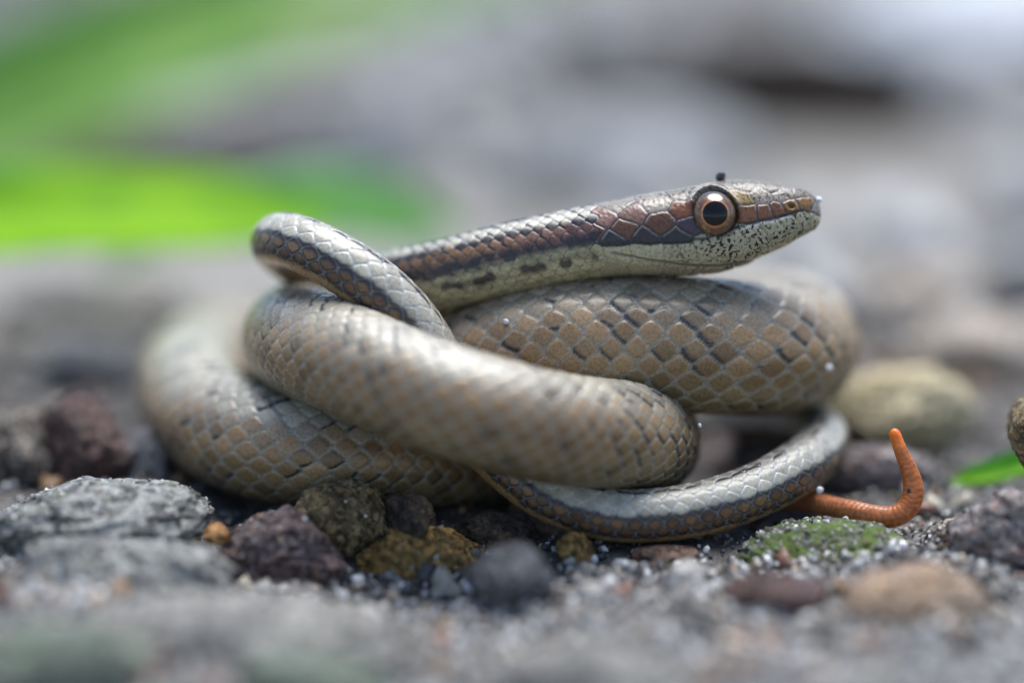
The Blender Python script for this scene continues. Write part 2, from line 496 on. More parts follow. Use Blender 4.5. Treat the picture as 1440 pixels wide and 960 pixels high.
# striped neck and tail
b1 = np.where(tail > .5, 14, 18)[:, None]; b2 = np.where(tail > .5, 76, 52)[:, None]; b3 = np.where(tail > .5, 118, 92)[:, None]
jag = scd * .75 + absd * .25
st_c = np.broadcast_to(c3((.23, .20, .165)), mid.shape).copy()
white = lerp(c3((.45, .425, .345))[None, None], c3((.31, .29, .235))[None, None], rs)
brown = lerp(c3((.12, .062, .03))[None, None], c3((.23, .13, .06))[None, None], rs)
nb = sstep(640, 820, upx)[:, None] + 0 * rs
brown = lerp(brown, lerp(c3((.105, .05, .04))[None, None], c3((.19, .10, .075))[None, None], rs), nb)
brown = lerp(brown, brown * .6, (tail < .5)[:, None] * sstep(860, 640, upx)[:, None] * sstep(-.1, .4, low + rs2 - .5))
bellyc = np.where((tail > .5)[:, None, None], c3((.30, .19, .085)), c3((.40, .365, .22)))
st_c = lerp(st_c, white, sstep(b1 - 2, b1 + 2, jag))
st_c = lerp(st_c, brown, sstep(b2 - 3, b2 + 3, jag))
st_c = lerp(st_c, np.broadcast_to(bellyc, mid.shape), sstep(b3 - 2, b3 + 4, absd * .7 + jag * .3))
st_c = lerp(st_c, st_c * .0 + c3((.62, .62, .58)), sstep(.22, .10, edge) * .30 * (absd < b2))
st_c = lerp(st_c, np.where(((tail > .5)[:, None] & (absd < b2))[..., None], c3((.30, .31, .32)), c3((.14, .145, .15))), sstep(.04, .0, edge) * .8)
nk = (tail < .5)[:, None]
wv_ = 9 * pnoise(np.stack([A[:, None] * .8 + 0 * PH, 0 * PH, 0 * PH + 6], -1))
aw = absd + np.where(nk, 1.0, .35) * wv_ + 7 * (rs - .5)
sq = sstep(.46, .14, edge)
dk = np.where(nk, np.exp(-((aw - b2 - 3) / 7.0) ** 2) * sstep(.3, .5, rs2), np.exp(-((aw - b2 - 4) / 8.0) ** 2) * (.45 + .85 * sq))
dk = np.maximum(dk, np.exp(-((aw - b3 + np.where(nk, 3, 0)) / np.where(nk, 9.5, 8.0)) ** 2) * np.where(nk, .35 + 1.5 * rs2, .6 + .7 * sq))
dk = np.maximum(dk, np.exp(-((aw - b1) / 4.5) ** 2) * (rs < .65) * 1.1)
dk = np.maximum(dk, np.exp(-((aw - 117) / 7.0) ** 2) * nk * sstep(.05, .25, pnoise(np.stack([A[:, None] * .5 + 0 * PH, 0 * PH, 0 * PH + 2], -1)) + .12) * 1.2)
dk = np.maximum(dk, (rs2 < .5) * sstep(.30, .14, edge) * sstep(0, .5, SX + .3 * SY * np.sign(PH)) * (absd < b3) * nk)
dk = np.maximum(dk, ((absd > b2) & (absd < b3)) * (~nk) * sstep(.24, .12, edge) * .75)
st_c = lerp(st_c, st_c * .62, nk * (absd > b3) * np.clip(.4 + 1.6 * fbm(np.stack([A[:, None] * .5 + 0 * PH, PH * 5, 0 * PH + 12], -1), 3), 0, 1))
st_c = lerp(st_c, np.broadcast_to(c3((.02, .02, .025)), mid.shape), np.clip(dk * 1.25, 0, 1) * .95)
st_c = lerp(st_c, np.broadcast_to(c3((.30, .29, .27)), mid.shape), ((absd > b2 - 4) & (absd < b3 + 20) & ~nk) * sstep(.05, .015, edge) * .4)
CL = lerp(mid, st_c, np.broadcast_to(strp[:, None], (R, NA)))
# head
hc = np.array([HCOL[k] for k in hk])[h1]
hj = hash01(h1, h1 + 3)
hc = hc * (0.92 + .16 * hj)[..., None]
is_cream = np.isin(h1, [i for i, k in enumerate(hk) if k in ('cream', 'jaw')])
is_top = np.isin(h1, [i for i, k in enumerate(hk) if k in ('top', 'topl', 'grey')])
seamh = np.where(is_cream[..., None], c3((.30, .29, .17)), np.where(is_top[..., None], c3((.13, .115, .10)), c3((.03, .03, .035))))
# pale upper rims on the maroon shields
rimu = sstep(.42, .15, hedge) * sstep(-1, 4, hs[h1, 1] - VV[hr]) * (~is_cream)
hc = lerp(hc, hc * .35 + c3((.42, .40, .38)) * .55, rimu * .55)
hc = lerp(hc, seamh, sstep(.10, .04, hedge))
# dark streak through the eye, above the lip
lk = np.interp(UU[hr], [840, 900, 950, 985, 1030, 1060, 1100, 1135], [347, 341, 339, 338, 322, 312, 304, 293])
hc = lerp(hc, np.broadcast_to(c3((.018, .018, .024)), hc.shape), np.exp(-((VV[hr] - lk) / 2.6) ** 2) * sstep(1140, 1120, UU[hr]) * .95)
hc = lerp(hc, np.broadcast_to(c3((.55, .58, .60)), hc.shape), np.exp(-((VV[hr] - lk - 4.2) / 1.5) ** 2) * sstep(1020, 1045, UU[hr]) * sstep(1120, 1100, UU[hr]) * .6)  # whitish highlight painted just below the dark streak
hc = lerp(hc, np.broadcast_to(c3((.05, .035, .025)), hc.shape), mg * .8)
hc = lerp(hc, np.broadcast_to(c3((.50, .47, .42)), hc.shape), np.exp(-((er - 39) / 2.0) ** 2) * sstep(292, 276, VV[hr]) * .8)
hc = lerp(hc, np.broadcast_to(c3((.02, .018, .02)), hc.shape), np.exp(-((er - 33.5) / 2.0) ** 2) * .6)
hc = lerp(hc, np.broadcast_to(c3((.12, .06, .02)), hc.shape), sstep(5, 3, en) * .8)
CL[hr] = np.where(HM[..., None], hc, CL[hr])
spk = np.zeros((R, NA))
spk[hr] = np.where(is_cream, .15 + .85 * sstep(880, 1010, UU[hr]), np.where(VV[hr] < 285, .75, 0.2))
spk[hr] *= (1 - mg) * HM

nrm = dors[:, None, :] * (cs[..., None]) + lat[:, None, :] * (sn[..., None])
V = cen[:, None, :] + dors[:, None, :] * yy[..., None] + lat[:, None, :] * xx[..., None] + nrm * rel[..., None]

b = NB('snake_skin')
co = b.coord()
ac = b.attr('tint')
g1 = b.noise(co, 60, 4, 0.7)
c_ = b.mix(0.28, ac, b.mix(b.ramp(g1, .3, .7), (.1, .1, .1), (.95, .93, .9)), 'OVERLAY')
sp = b.noise(co, 56, 2, 0.5)
sp = b.math('ADD', sp, b.math('MULTIPLY', b.math('SUBTRACT', b.noise(co, 13, 2), .5), .35))
sm = b.math('MULTIPLY', b.ramp(sp, .55, .60), b.attr('speckle', 'Fac'))
c_ = b.mix(sm, c_, (.018, .014, .012))
b.set(Base_Color=c_, Roughness=b.ramp(g1, .3, .7, .25, .36), Coat_Weight=b.ramp(b.attr('speckle', 'Fac'), 0, .6, .30, .08), Coat_Roughness=.18)
b.b.inputs['Specular IOR Level'].default_value = 0.36
b.b.inputs['Subsurface Weight'].default_value = 0.0
b.bump(g1, .25, .006)
SKIN = b.m

snake = empty('snake', (0.2, 0.6, 0.0))
tag(snake, 'slender brown scaled snake coiled in a heap with its striped head raised facing right', 'snake')
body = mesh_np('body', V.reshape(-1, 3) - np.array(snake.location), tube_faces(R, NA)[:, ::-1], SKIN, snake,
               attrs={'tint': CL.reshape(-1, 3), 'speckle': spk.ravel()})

# ------------------------------------------------------------------ eyes
def lathe_cap(radius, a0, a1, axis, nr=24, nseg=64):
    """spherical zone about axis between polar angles a0..a1"""
    ax = Vector(axis).normalized()
    q = ax.to_track_quat('Z', 'Y').to_matrix()
    th = np.linspace(a0, a1, nr)
    ps = np.linspace(0, 2 * math.pi, nseg, endpoint=False)
    T, P = np.meshgrid(th, ps, indexing='ij')
    v_ = np.stack([radius * np.sin(T) * np.cos(P), radius * np.sin(T) * np.sin(P), radius * np.cos(T)], -1).reshape(-1, 3)
    return v_ @ np.array(q).T, tube_faces(nr, nseg)

def eye_mat():
    b = NB('eye_iris')
    ang = b.attr('polar', 'Fac')
    co = b.coord()
    n = b.noise(co, 30, 6, .8, .6)
    c = b.mix(b.ramp(b.math('ADD', ang, b.math('MULTIPLY', b.math('SUBTRACT', n, .5), .40)), .58, .69), (.50, .17, .035), (.10, .05, .022))
    c = b.mix(b.ramp(n, .52, .62, 0, .75), c, (.30, .17, .06))
    c = b.mix(b.ramp(b.noise(co, 55, 3, .7), .56, .64, 0, .7), c, (.03, .018, .012))
    c = b.mix(b.ramp(ang, 1.0, 1.15), c, (.03, .02, .015))
    b.set(Base_Color=c, Roughness=.3, Coat_Weight=1.0, Coat_Roughness=.09)
    return b.m
EYE = eye_mat()
b = NB('eye_pupil'); b.set(Base_Color=(.004, .005, .007), Roughness=.12, Coat_Weight=.25, Coat_Roughness=.02); b.b.inputs['Specular IOR Level'].default_value = .25; PUP = b.m
for sgn in (-1, 1):
    e_c = at(1003, 302, .22 + sgn * 51 / K)
    axis = FWD * sgn + UP * .03 + RIGHT * .04
    Rr = 33.5 / K
    v_, f_ = lathe_cap(Rr, 0.40, 1.75, axis, 40)
    th = np.repeat(np.linspace(0.40, 1.75, 40), 64)
    eye = mesh_np('eye', v_ + e_c - np.array(snake.location), f_, EYE, snake, attrs={'polar': th})
    v_, f_ = lathe_cap(Rr * 1.004, 0.003, .55, axis, 16)
    pu = mesh_np('pupil', v_ + e_c - np.array(snake.location), f_, PUP, eye)

# ------------------------------------------------------------------ ground
def terrain_raw(x, y):
    p = np.stack([x, y, 0 * x], -1)
    z = -0.02 + 0.10 * fbm(p * .9 + 4, 4) + 0.025 * fbm(p * 5 + 9, 3)
    z = z + 0.10 * sstep(-1.2, -2.6, x) * sstep(4, 0, np.abs(y))
    z = z - .14 * np.exp(-((x + .5) / 1.1) ** 2) * sstep(-.35, -.75, y)
    far = sstep(4, 14, np.abs(y)) 
    z = z + far * 0.35 * fbm(p * .22 + 1, 3)
    return z
SL = SNAKE_LINE
def terrain(x, y):
    z = terrain_raw(x, y)
    sh = z.shape
    zf = z.ravel().copy(); xf = x.ravel(); yf = y.ravel()
    near = np.where((np.abs(xf) < 4) & (yf > -3) & (yf < 6))[0]
    for k in range(0, len(SL), 2):
        dx = xf[near] - SL[k, 0]; dy = yf[near] - SL[k, 1]
        h = np.sqrt(dx * dx + dy * dy) / (SL[k, 3] * 1.25)
        lim = SL[k, 2] - SL[k, 3] * np.sqrt(np.clip(1 - h * h, 0, 1)) - .015
        m = h < 1
        zf[near[m]] = np.minimum(zf[near[m]], lim[m])
    return zf.reshape(sh)

def axis_map(n, dense, far):
    t = np.linspace(-1, 1, n)
    core = t * dense / .8
    out = np.sign(t) * (dense + (np.exp((np.abs(t) - .8).clip(0) / .2 * math.log(far)) - 1) * 1.0)
    return np.where(np.abs(t) <= .8, core, out)
gx = axis_map(430, 4.6, 3000)
gy = axis_map(430, 4.6, 3000) + 1.2
GX, GY = np.meshgrid(gx, gy, indexing='ij')
GZ = terrain(GX, GY)
n0, n1 = GX.shape
ii = np.arange(n0 - 1)[:, None] * n1 + np.arange(n1 - 1)[None]
gf = np.stack([ii, ii + n1, ii + n1 + 1, ii + 1], -1).reshape(-1, 4)
b = NB('wet_sandy_soil')
co = b.coord()
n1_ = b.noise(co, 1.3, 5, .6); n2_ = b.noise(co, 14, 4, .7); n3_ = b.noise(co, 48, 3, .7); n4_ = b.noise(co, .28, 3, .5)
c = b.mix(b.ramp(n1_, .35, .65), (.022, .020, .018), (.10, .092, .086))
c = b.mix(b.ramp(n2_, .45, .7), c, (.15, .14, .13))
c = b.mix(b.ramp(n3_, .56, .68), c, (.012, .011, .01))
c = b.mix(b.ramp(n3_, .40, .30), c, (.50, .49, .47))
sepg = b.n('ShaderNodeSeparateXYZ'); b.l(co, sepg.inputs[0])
far_pale = b.ramp(b.math('ADD', sepg.outputs['Y'], b.math('MULTIPLY', n1_, 2.0)), 2.5, 6.0)  # damp soil coloured darker by the coils for gap shade, paler behind for sheen
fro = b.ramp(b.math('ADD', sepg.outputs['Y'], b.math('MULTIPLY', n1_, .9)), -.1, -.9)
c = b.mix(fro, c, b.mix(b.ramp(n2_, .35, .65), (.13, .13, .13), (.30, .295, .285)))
c = b.mix(far_pale, c, b.mix(n2_, (.20, .187, .168), (.335, .315, .285)))
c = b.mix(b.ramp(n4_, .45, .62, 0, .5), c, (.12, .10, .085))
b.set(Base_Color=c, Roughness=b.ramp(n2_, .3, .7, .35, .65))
b.bump(b.math('ADD', n2_, n3_), .8, .03)
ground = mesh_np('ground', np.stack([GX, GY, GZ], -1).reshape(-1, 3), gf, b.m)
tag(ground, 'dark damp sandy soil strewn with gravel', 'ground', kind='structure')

# ------------------------------------------------------------------ stones
def ico(sub):
    t = (1 + 5 ** .5) / 2
    v = [(-1, t, 0), (1, t, 0), (-1, -t, 0), (1, -t, 0), (0, -1, t), (0, 1, t), (0, -1, -t), (0, 1, -t), (t, 0, -1), (t, 0, 1), (-t, 0, -1), (-t, 0, 1)]
    f = [(0, 11, 5), (0, 5, 1), (0, 1, 7), (0, 7, 10), (0, 10, 11), (1, 5, 9), (5, 11, 4), (11, 10, 2), (10, 7, 6), (7, 1, 8), (3, 9, 4), (3, 4, 2), (3, 2, 6), (3, 6, 8), (3, 8, 9), (4, 9, 5), (2, 4, 11), (6, 2, 10), (8, 6, 7), (9, 8, 1)]
    v = np.array(v, float); f = np.array(f)
    for _ in range(sub):
        e = np.concatenate([f[:, [0, 1]], f[:, [1, 2]], f[:, [2, 0]]])
        es = np.sort(e, 1)
        uq, inv = np.unique(es, axis=0, return_inverse=True)
        inv = inv.reshape(-1)
        m = (v[uq[:, 0]] + v[uq[:, 1]]) / 2
        nf = len(f); a = inv[:nf] + len(v); bb = inv[nf:2 * nf] + len(v); cc = inv[2 * nf:] + len(v)
        v = np.concatenate([v, m])
        f = np.concatenate([np.stack([f[:, 0], a, cc], 1), np.stack([f[:, 1], bb, a], 1), np.stack([f[:, 2], cc, bb], 1), np.stack([a, bb, cc], 1)])
    v /= np.linalg.norm(v, axis=1)[:, None]
    return v, f
DUST = []
ICO = {k: ico(k) for k in (0, 1, 3, 4, 5)}

def stone_verts(sub, seed, lump=.3, facets=6, fine=.055, pits=0.0, rough=.12):
    n, f = ICO[sub]
    g = np.random.default_rng(seed)
    o = g.uniform(0, 50, 3)
    r = 1 + lump * fbm(n * 1.1 + o, 3)
    for _ in range(facets):
        k = g.normal(size=3); k /= np.linalg.norm(k)
        c = g.uniform(.72, .95)
        dt = n @ k
        lim = np.where(dt > .05, c / np.maximum(dt, .05), 9)
        r = -np.log(np.exp(-r * 14) + np.exp(-lim * 14)) / 14 + .03
    r = r + fine * fbm(n * 5 + o, 4, .6)
    r = r + rough * (.25 - np.abs(fbm(n * 2.6 + o, 4, .55)))
    if pits:
        q = pnoise(n * 7 + o)
        r = r - pits * sstep(.12, .45, q) - pits * .6 * sstep(.15, .4, pnoise(n * 15 + o))
    return n * r[:, None], f

def stone(name, label, cat, u, v, d, rx, rv, rz, mat, seed, rot=0.0, tilt=0.0, sub=4, group=None, dust=0, **kw):
    vv, f = stone_verts(sub, seed, **kw)
    sc = (DIST + d) / DIST
    vv = vv * np.array([rx, rz, rv]) / K * sc
    ct, stt = math.cos(tilt), math.sin(tilt)
    vv = vv @ np.array([[ct, 0, stt], [0, 1, 0], [-stt, 0, ct]])
    cr, srr = math.cos(rot), math.sin(rot)
    vv = vv @ np.array([[cr, srr, 0], [-srr, cr, 0], [0, 0, 1]])
    o = mesh_np(name, vv, f, mat)
    o.location = tuple(at(u, v, d))
    if dust:
        up_ = np.where(vv[:, 2] > .25 * vv[:, 2].max())[0]
        DUST.append(vv[np.random.default_rng(seed).choice(up_, dust)] + at(u, v, d))
    tag(o, label, cat, group)
    return o

M_OLIVE = mat_stone('olive_brown_stone', (.28, .19, .075), (.38, .27, .14), (.17, .13, .075), 5, (.34, .30, .18), .35, (.07, .075, .025), .06, .5, .9)
M_PURPLE = mat_stone('purple_grey_stone', (.16, .115, .115), (.27, .20, .20), (.27, .15, .09), 4, (.42, .42, .44), .30, None, 0, .28, 1.0)
M_OCHRE = mat_stone('ochre_stone', (.33, .19, .05), (.44, .28, .09), (.13, .07, .03), 4, (.40, .30, .14), .12, None, 0, .38, .8)
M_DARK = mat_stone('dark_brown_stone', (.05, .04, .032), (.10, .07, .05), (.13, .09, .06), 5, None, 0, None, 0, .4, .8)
M_SLATE = mat_stone('dark_grey_stone', (.07, .072, .08), (.11, .11, .12), (.16, .16, .17), 4, (.3, .3, .32), .12, None, 0, .35, .6)
M_MOSSY = mat_stone('mossy_grey_stone', (.15, .145, .12), (.24, .23, .20), (.10, .09, .07), 5, (.75, .76, .74), .40, (.09, .14, .02), .20, .5, 1.0)
M_CRUMB = mat_stone('crumbly_brown_stone', (.15, .10, .065), (.36, .32, .27), (.09, .06, .05), 6, (.70, .68, .64), .4, None, 0, .5, 1.0)
M_PINK = mat_stone('pinkish_grey_stone', (.24, .21, .20), (.36, .31, .30), (.20, .11, .09), 3, (.5, .48, .47), .2, None, 0, .45, .7)
M_GREY = mat_stone('grey_lichen_stone', (.30, .30, .285), (.43, .43, .41), (.20, .195, .18), 4, (.58, .60, .54), .5, (.16, .19, .10), .04, .45, 1.0, vs=22)
M_MAROON = mat_stone('maroon_stone', (.09, .045, .035), (.14, .075, .065), (.05, .03, .025), 4, (.35, .32, .36), .15, None, 0, .32, .7)
M_PALE = mat_stone('pale_yellow_stone', (.50, .42, .24), (.60, .53, .34), (.38, .29, .15), 3, None, 0, None, 0, .5, .6)
M_TAN = mat_stone('tan_orange_stone', (.33, .21, .12), (.40, .30, .21), (.28, .20, .16), 3, (.5, .47, .43), .15, None, 0, .5, .6)
M_GREYB = mat_stone('beige_grey_stone', (.25, .235, .21), (.36, .34, .30), (.15, .15, .15), 3, (.45, .45, .44), .15, None, 0, .5, .6)
M_GREEN = mat_stone('algae_green_stone', (.13, .15, .12), (.22, .24, .19), (.08, .10, .08), 4, None, 0, (.10, .15, .08), .1, .5, .6)
M_BLUE = mat_stone('bluish_grey_stone', (.36, .37, .38), (.44, .45, .46), (.30, .30, .31), 2, None, 0, None, 0, .4, .5)
M_BROWN = mat_stone('shade_dark_stone', (.022, .018, .015), (.04, .033, .027), (.015, .012, .01), 2, None, 0, None, 0, .9, .5, spec=.1)  # brown taken near black, the shade of a hollow put into the colour
M_TANB = mat_stone('pale_tan_stone', (.44, .36, .28), (.52, .46, .39), (.36, .30, .25), 3, None, 0, None, 0, .5, .6)
M_WHITE = mat_stone('whitish_stone', (.74, .77, .80), (.82, .84, .86), (.70, .73, .76), 1.5, None, 0, None, 0, .45, .4)

stone('stone', 'rounded olive brown speckled stone resting under the left coil', 'stone', 481, 738, .0, 60, 58, 52, M_OLIVE, 11, .3, .1, 5, dust=14, lump=.15, facets=5, pits=.05)
stone('stone', 'purple grey stone with crystal glints left of the round olive stone', 'stone', 388, 780, -.22, 82, 56, 60, M_PURPLE, 12, -.2, .1, 5, dust=45, lump=.25, facets=8, pits=.03)
stone('pebble', 'tiny orange pebble at the left end of the purple grey stone', 'pebble', 306, 752, -.3, 15, 15, 15, mat_stone('orange_pebble', (.42, .19, .05), (.5, .26, .09), (.3, .13, .04), 5), 13, sub=3)
stone('stone', 'yellow ochre angular stone in sharp focus on the sand', 'stone', 601, 798, -.14, 74, 47, 50, M_OCHRE, 43, .15, -.12, 5, dust=16, lump=.35, facets=8, pits=.03)
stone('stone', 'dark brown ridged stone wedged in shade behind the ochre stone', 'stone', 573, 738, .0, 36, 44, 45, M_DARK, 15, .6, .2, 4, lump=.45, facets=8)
stone('stone', 'dark grey rounded blurred stone right of the ochre stone', 'stone', 722, 812, -.75, 54, 42, 45, M_SLATE, 16, 0, 0, 4, lump=.12, facets=4)
stone('pebble', 'small ochre brown pebble below the striped tail coil', 'pebble', 806, 776, -.2, 24, 26, 24, M_OCHRE, 17, .4, 0, 4)
stone('pebble', 'flat red brown pebble under the middle of the tail coil', 'pebble', 935, 788, -.15, 46, 22, 30, mat_stone('red_brown_stone', (.13, .07, .045), (.2, .12, .08), (.07, .05, .04), 5, (.4, .36, .3), .2), 18, .2, 0, 4)
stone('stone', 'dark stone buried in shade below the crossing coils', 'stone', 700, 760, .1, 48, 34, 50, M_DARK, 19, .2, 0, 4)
stone('stone', 'mossy green stone with white crystals beside the orange worm', 'stone', 1166, 793, -.12, 112, 52, 75, M_MOSSY, 20, -.1, -.08, 5, dust=330, lump=.2, facets=5, pits=.02, fine=.05)
stone('stone', 'small crumbly pitted stone in front of the worm', 'stone', 1332, 775, -.12, 52, 33, 36, M_CRUMB, 21, .1, .25, 5, dust=50, lump=.4, facets=4, pits=.08)
stone('stone', 'pinkish grey rough stone at the right edge of the picture', 'stone', 1425, 760, -.2, 66, 62, 60, M_PINK, 22, .2, -.1, 5, dust=50, lump=.3, facets=8, pits=.04)
stone('stone', 'dark speckled stone cut by the right edge above the green blade', 'stone', 1462, 610, .15, 38, 56, 60, M_OLIVE, 23, 0, 0, 4, lump=.2)
stone('stone', 'pale mottled blurred stone at the far left edge', 'stone', 30, 640, 1.0, 58, 62, 60, M_CRUMB, 24, .3, 0, 4, lump=.3)
stone('stone', 'dark maroon stone with a shiny purple top left of the coils', 'stone', 122, 632, .9, 66, 66, 60, M_MAROON, 25, .2, .15, 4, lump=.3, facets=8)
stone('stone', 'small grey stone between the maroon stone and the left coil', 'stone', 205, 655, .9, 36, 44, 40, M_SLATE, 26, 0, 0, 4)
stone('stone', 'flat grey slab stone with pale lichen at the lower left', 'stone', 105, 740, -.15, 160, 52, 100, M_GREY, 27, .05, .03, 5, dust=160, lump=.22, facets=6, pits=.03, fine=.05)
stone('stone', 'grey green blurred stone in front of the lichen slab', 'stone', 170, 805, -.7, 130, 50, 70, M_GREY, 28, -.1, -.1, 4, dust=160, lump=.25)
stone('stone', 'brown dark blurred pebble in the front sand right of centre', 'stone', 1090, 838, -1.0, 62, 30, 45, M_MAROON, 29, .1, 0, 3)
stone('stone', 'large tan orange blurred stone in the right foreground', 'stone', 1300, 862, -1.1, 92, 74, 70, M_TAN, 30, .2, .1, 4, lump=.2, facets=5)
stone('stone', 'wide beige flat blurred stone along the bottom left foreground', 'stone', 300, 912, -1.6, 260, 62, 90, M_GREYB, 31, .03, .04, 4, lump=.2, facets=4)
stone('stone', 'greenish blurred stone at the bottom left of centre', 'stone', 440, 965, -2.4, 100, 45, 60, M_GREEN, 32, .1, 0, 3)
stone('stone', 'dark grey green blurred stone in the bottom left corner', 'stone', 80, 935, -2.2, 110, 50, 70, M_GREEN, 33, .1, 0, 3)
stone('stone', 'grey blurred stone at the bottom centre of the foreground', 'stone', 830, 955, -2.2, 120, 45, 70, M_GREYB, 34, .1, 0, 3)
stone('stone', 'pale yellow blurred stone behind the worm', 'stone', 1254, 578, 1.9, 100, 56, 70, M_PALE, 35, .1, .06, 4, lump=.15, facets=5)
stone('stone', 'pinkish brown blurred stone just behind the worm base', 'stone', 1225, 668, 1.0, 76, 32, 45, M_PINK, 36, 0, 0, 4)
stone('stone', 'grey pink stone in the gap under the thick right coil', 'stone', 1005, 655, 1.5, 40, 40, 40, M_PINK, 37, 0, 0, 3)
stone('stone', 'tan blurred stone at the right beyond the pale yellow stone', 'stone', 1392, 500, 3.6, 105, 52, 70, M_TANB, 38, .1, 0, 3)
stone('stone', 'orange brown blurred stone farther back on the right', 'stone', 1310, 425, 5.0, 92, 44, 60, M_TANB, 39, .4, 0, 3)
stone('stone', 'grey blurred stone at the right edge behind the tan stone', 'stone', 1450, 420, 5.2, 80, 60, 60, M_SLATE, 40, .4, 0, 3)
stone('boulder', 'big brown blurred rock darkened like a shaded hollow behind the head at the top', 'rock', 1070, 150, 11.5, 240, 100, 130, M_BROWN, 41, .1, 0, 4, lump=.2)
stone('boulder', 'whitish blurred rock in the top right corner', 'rock', 1420, 60, 14.5, 230, 120, 150, M_WHITE, 42, .1, 0, 4, lump=.2)
stone('boulder', 'bluish grey flat rock blurred behind the raised coil', 'rock', 410, 195, 9.5, 210, 70, 120, M_BLUE, 44, .1, .1, 4, lump=.2)
stone('boulder', 'grey blurred flat rock above the snake neck', 'rock', 860, 225, 9.0, 190, 55, 110, M_BLUE, 45, .1, 0, 4, lump=.2)
stone('stone', 'pale grey blurred stone behind the left coil under the leaf', 'stone', 140, 430, 5.0, 120, 48, 70, M_GREYB, 46, .1, 0, 3)
stone('stone', 'dark grey blurred stone beside the left coil', 'stone', 130, 520, 3.2, 70, 40, 60, M_SLATE, 47, .1, 0, 3)

# ------------------------------------------------------------------ gravel and sand (countless): joined meshes
def near_snake(p, size):
    bad = np.zeros(len(p), bool)
    for k in range(0, len(SL), 2):
        d2 = ((p - SL[k, :3]) ** 2).sum(1)
        bad |= d2 < (SL[k, 3] * 1.03 + size) ** 2
    return bad

def scatter(name, label, cat, n, sub, xr, yr, smin, smax, palette, mat, seed, jag=.25, density=None, sink=.25, smooth=True, extra=None):
    g = np.random.default_rng(seed)
    x = g.uniform(*xr, n); y = yr[0] + (yr[1] - yr[0]) * g.uniform(0, 1, n)
    if density is not None:
        keep = g.uniform(0, 1, n) < density(x, y)
        x, y = x[keep], y[keep]
    n = len(x)
    sz = smin * (smax / smin) ** (g.uniform(0, 1, n) ** 2)
    z = terrain(x, y) + sz * (1 - 2 * sink) 
    p = np.stack([x, y, z], 1)
    if extra is not None:
        p = np.concatenate([p, extra]); sz = np.concatenate([sz, g.uniform(smin, smax * .6, len(extra))])
    ok = ~near_snake(p, sz)
    p, sz = p[ok], sz[ok]
    n = len(p)
    bv, bf = ICO[sub]
    q = g.normal(size=(n, 4)); q /= np.linalg.norm(q, axis=1)[:, None]
    w_, a, b_, c_ = q.T
    Rm = np.stack([1 - 2 * (b_ * b_ + c_ * c_), 2 * (a * b_ - w_ * c_), 2 * (a * c_ + w_ * b_),
                   2 * (a * b_ + w_ * c_), 1 - 2 * (a * a + c_ * c_), 2 * (b_ * c_ - w_ * a),
                   2 * (a * c_ - w_ * b_), 2 * (b_ * c_ + w_ * a), 1 - 2 * (a * a + b_ * b_)], 1).reshape(n, 3, 3)
    loc = bv[None] * (1 + jag * g.normal(size=(n, len(bv), 1)).clip(-1.6, 1.6) * .6)
    loc = loc * g.uniform(.6, 1.15, (n, 1, 3))
    V_ = np.einsum('nij,nkj->nki', Rm, loc) * sz[:, None, None] + p[:, None, :]
    F_ = (bf[None] + (np.arange(n) * len(bv))[:, None, None]).reshape(-1, 3)
    pal = np.array([c for c, w0 in palette]); wt = np.array([w0 for c, w0 in palette], float); wt /= wt.sum()
    cc = pal[g.choice(len(pal), n, p=wt)] * g.uniform(.75, 1.2, (n, 1))
    o = mesh_np(name, V_.reshape(-1, 3), F_, mat, smooth=smooth, attrs={'tint': np.repeat(cc, len(bv), 0)})
    tag(o, label, cat, kind='stuff')
    return o
GM = mat_attr('gravel_mineral', .42, .35, 22)
SM = mat_attr('sand_mineral', .16, .12, 30, .7)
PALG = [((.15, .145, .14), 4), ((.07, .065, .06), 5), ((.28, .265, .25), 2), ((.24, .15, .08), 3.5), ((.17, .085, .055), 3), ((.42, .38, .30), 1.2), ((.06, .055, .05), 3)]
PALF = [((.34, .345, .35), 5), ((.24, .235, .23), 3), ((.44, .44, .44), 3), ((.30, .24, .20), 1.5), ((.15, .14, .135), 1.5)]
PALS = [((.66, .65, .62), 2.2), ((.42, .41, .40), 5), ((.14, .135, .13), 4), ((.33, .28, .2), 1.5), ((.05, .05, .05), 3), ((.24, .16, .1), .8)]
scatter('gravel', 'coarse mixed grey and brown gravel over the soil', 'gravel', 3000, 1, (-5, 5), (-4.5, 5), .018, .10, PALG, GM, 51, jag=.4, sink=.4)
scatter('far_gravel', 'blurred grey and brown gravel on the ground behind the snake', 'gravel', 1500, 1, (-8, 9), (4, 22), .06, .40, PALF, GM, 52, jag=.35, density=lambda x, y: np.where(((x < .6) & (y < 9.5)) | ((np.abs(x - 2.0) < 1.7) & (y > 7.6) & (y < 13)), 0.0, 1.0))
def sand_d(x, y):
    return np.clip(.35 + .65 * sstep(-1.0, .4, x) + .0 * y, 0, 1) * (1 - .98 * np.exp(-(np.abs(x + .1) / 1.9) ** 4 - (np.abs(y - .55) / .95) ** 4))
PALB = [((.66, .65, .63), 2), ((.42, .41, .39), 4), ((.25, .24, .23), 5), ((.40, .33, .25), 1.5), ((.08, .08, .08), 1.5)]
scatter('coarse_sand', 'pale coarse sand in front of the coils', 'sand', 9000, 0, (-3.4, 3.4), (-4.2, -.55), .012, .045, PALB, SM, 54, smooth=False, sink=.15)
scatter('sand', 'glittering pale and dark sand grains between the stones', 'sand', 29000, 0, (-3.8, 3.8), (-4.0, 3.2), .006, .030, PALS, SM, 53, density=sand_d, smooth=False, sink=.1, extra=np.concatenate(DUST))

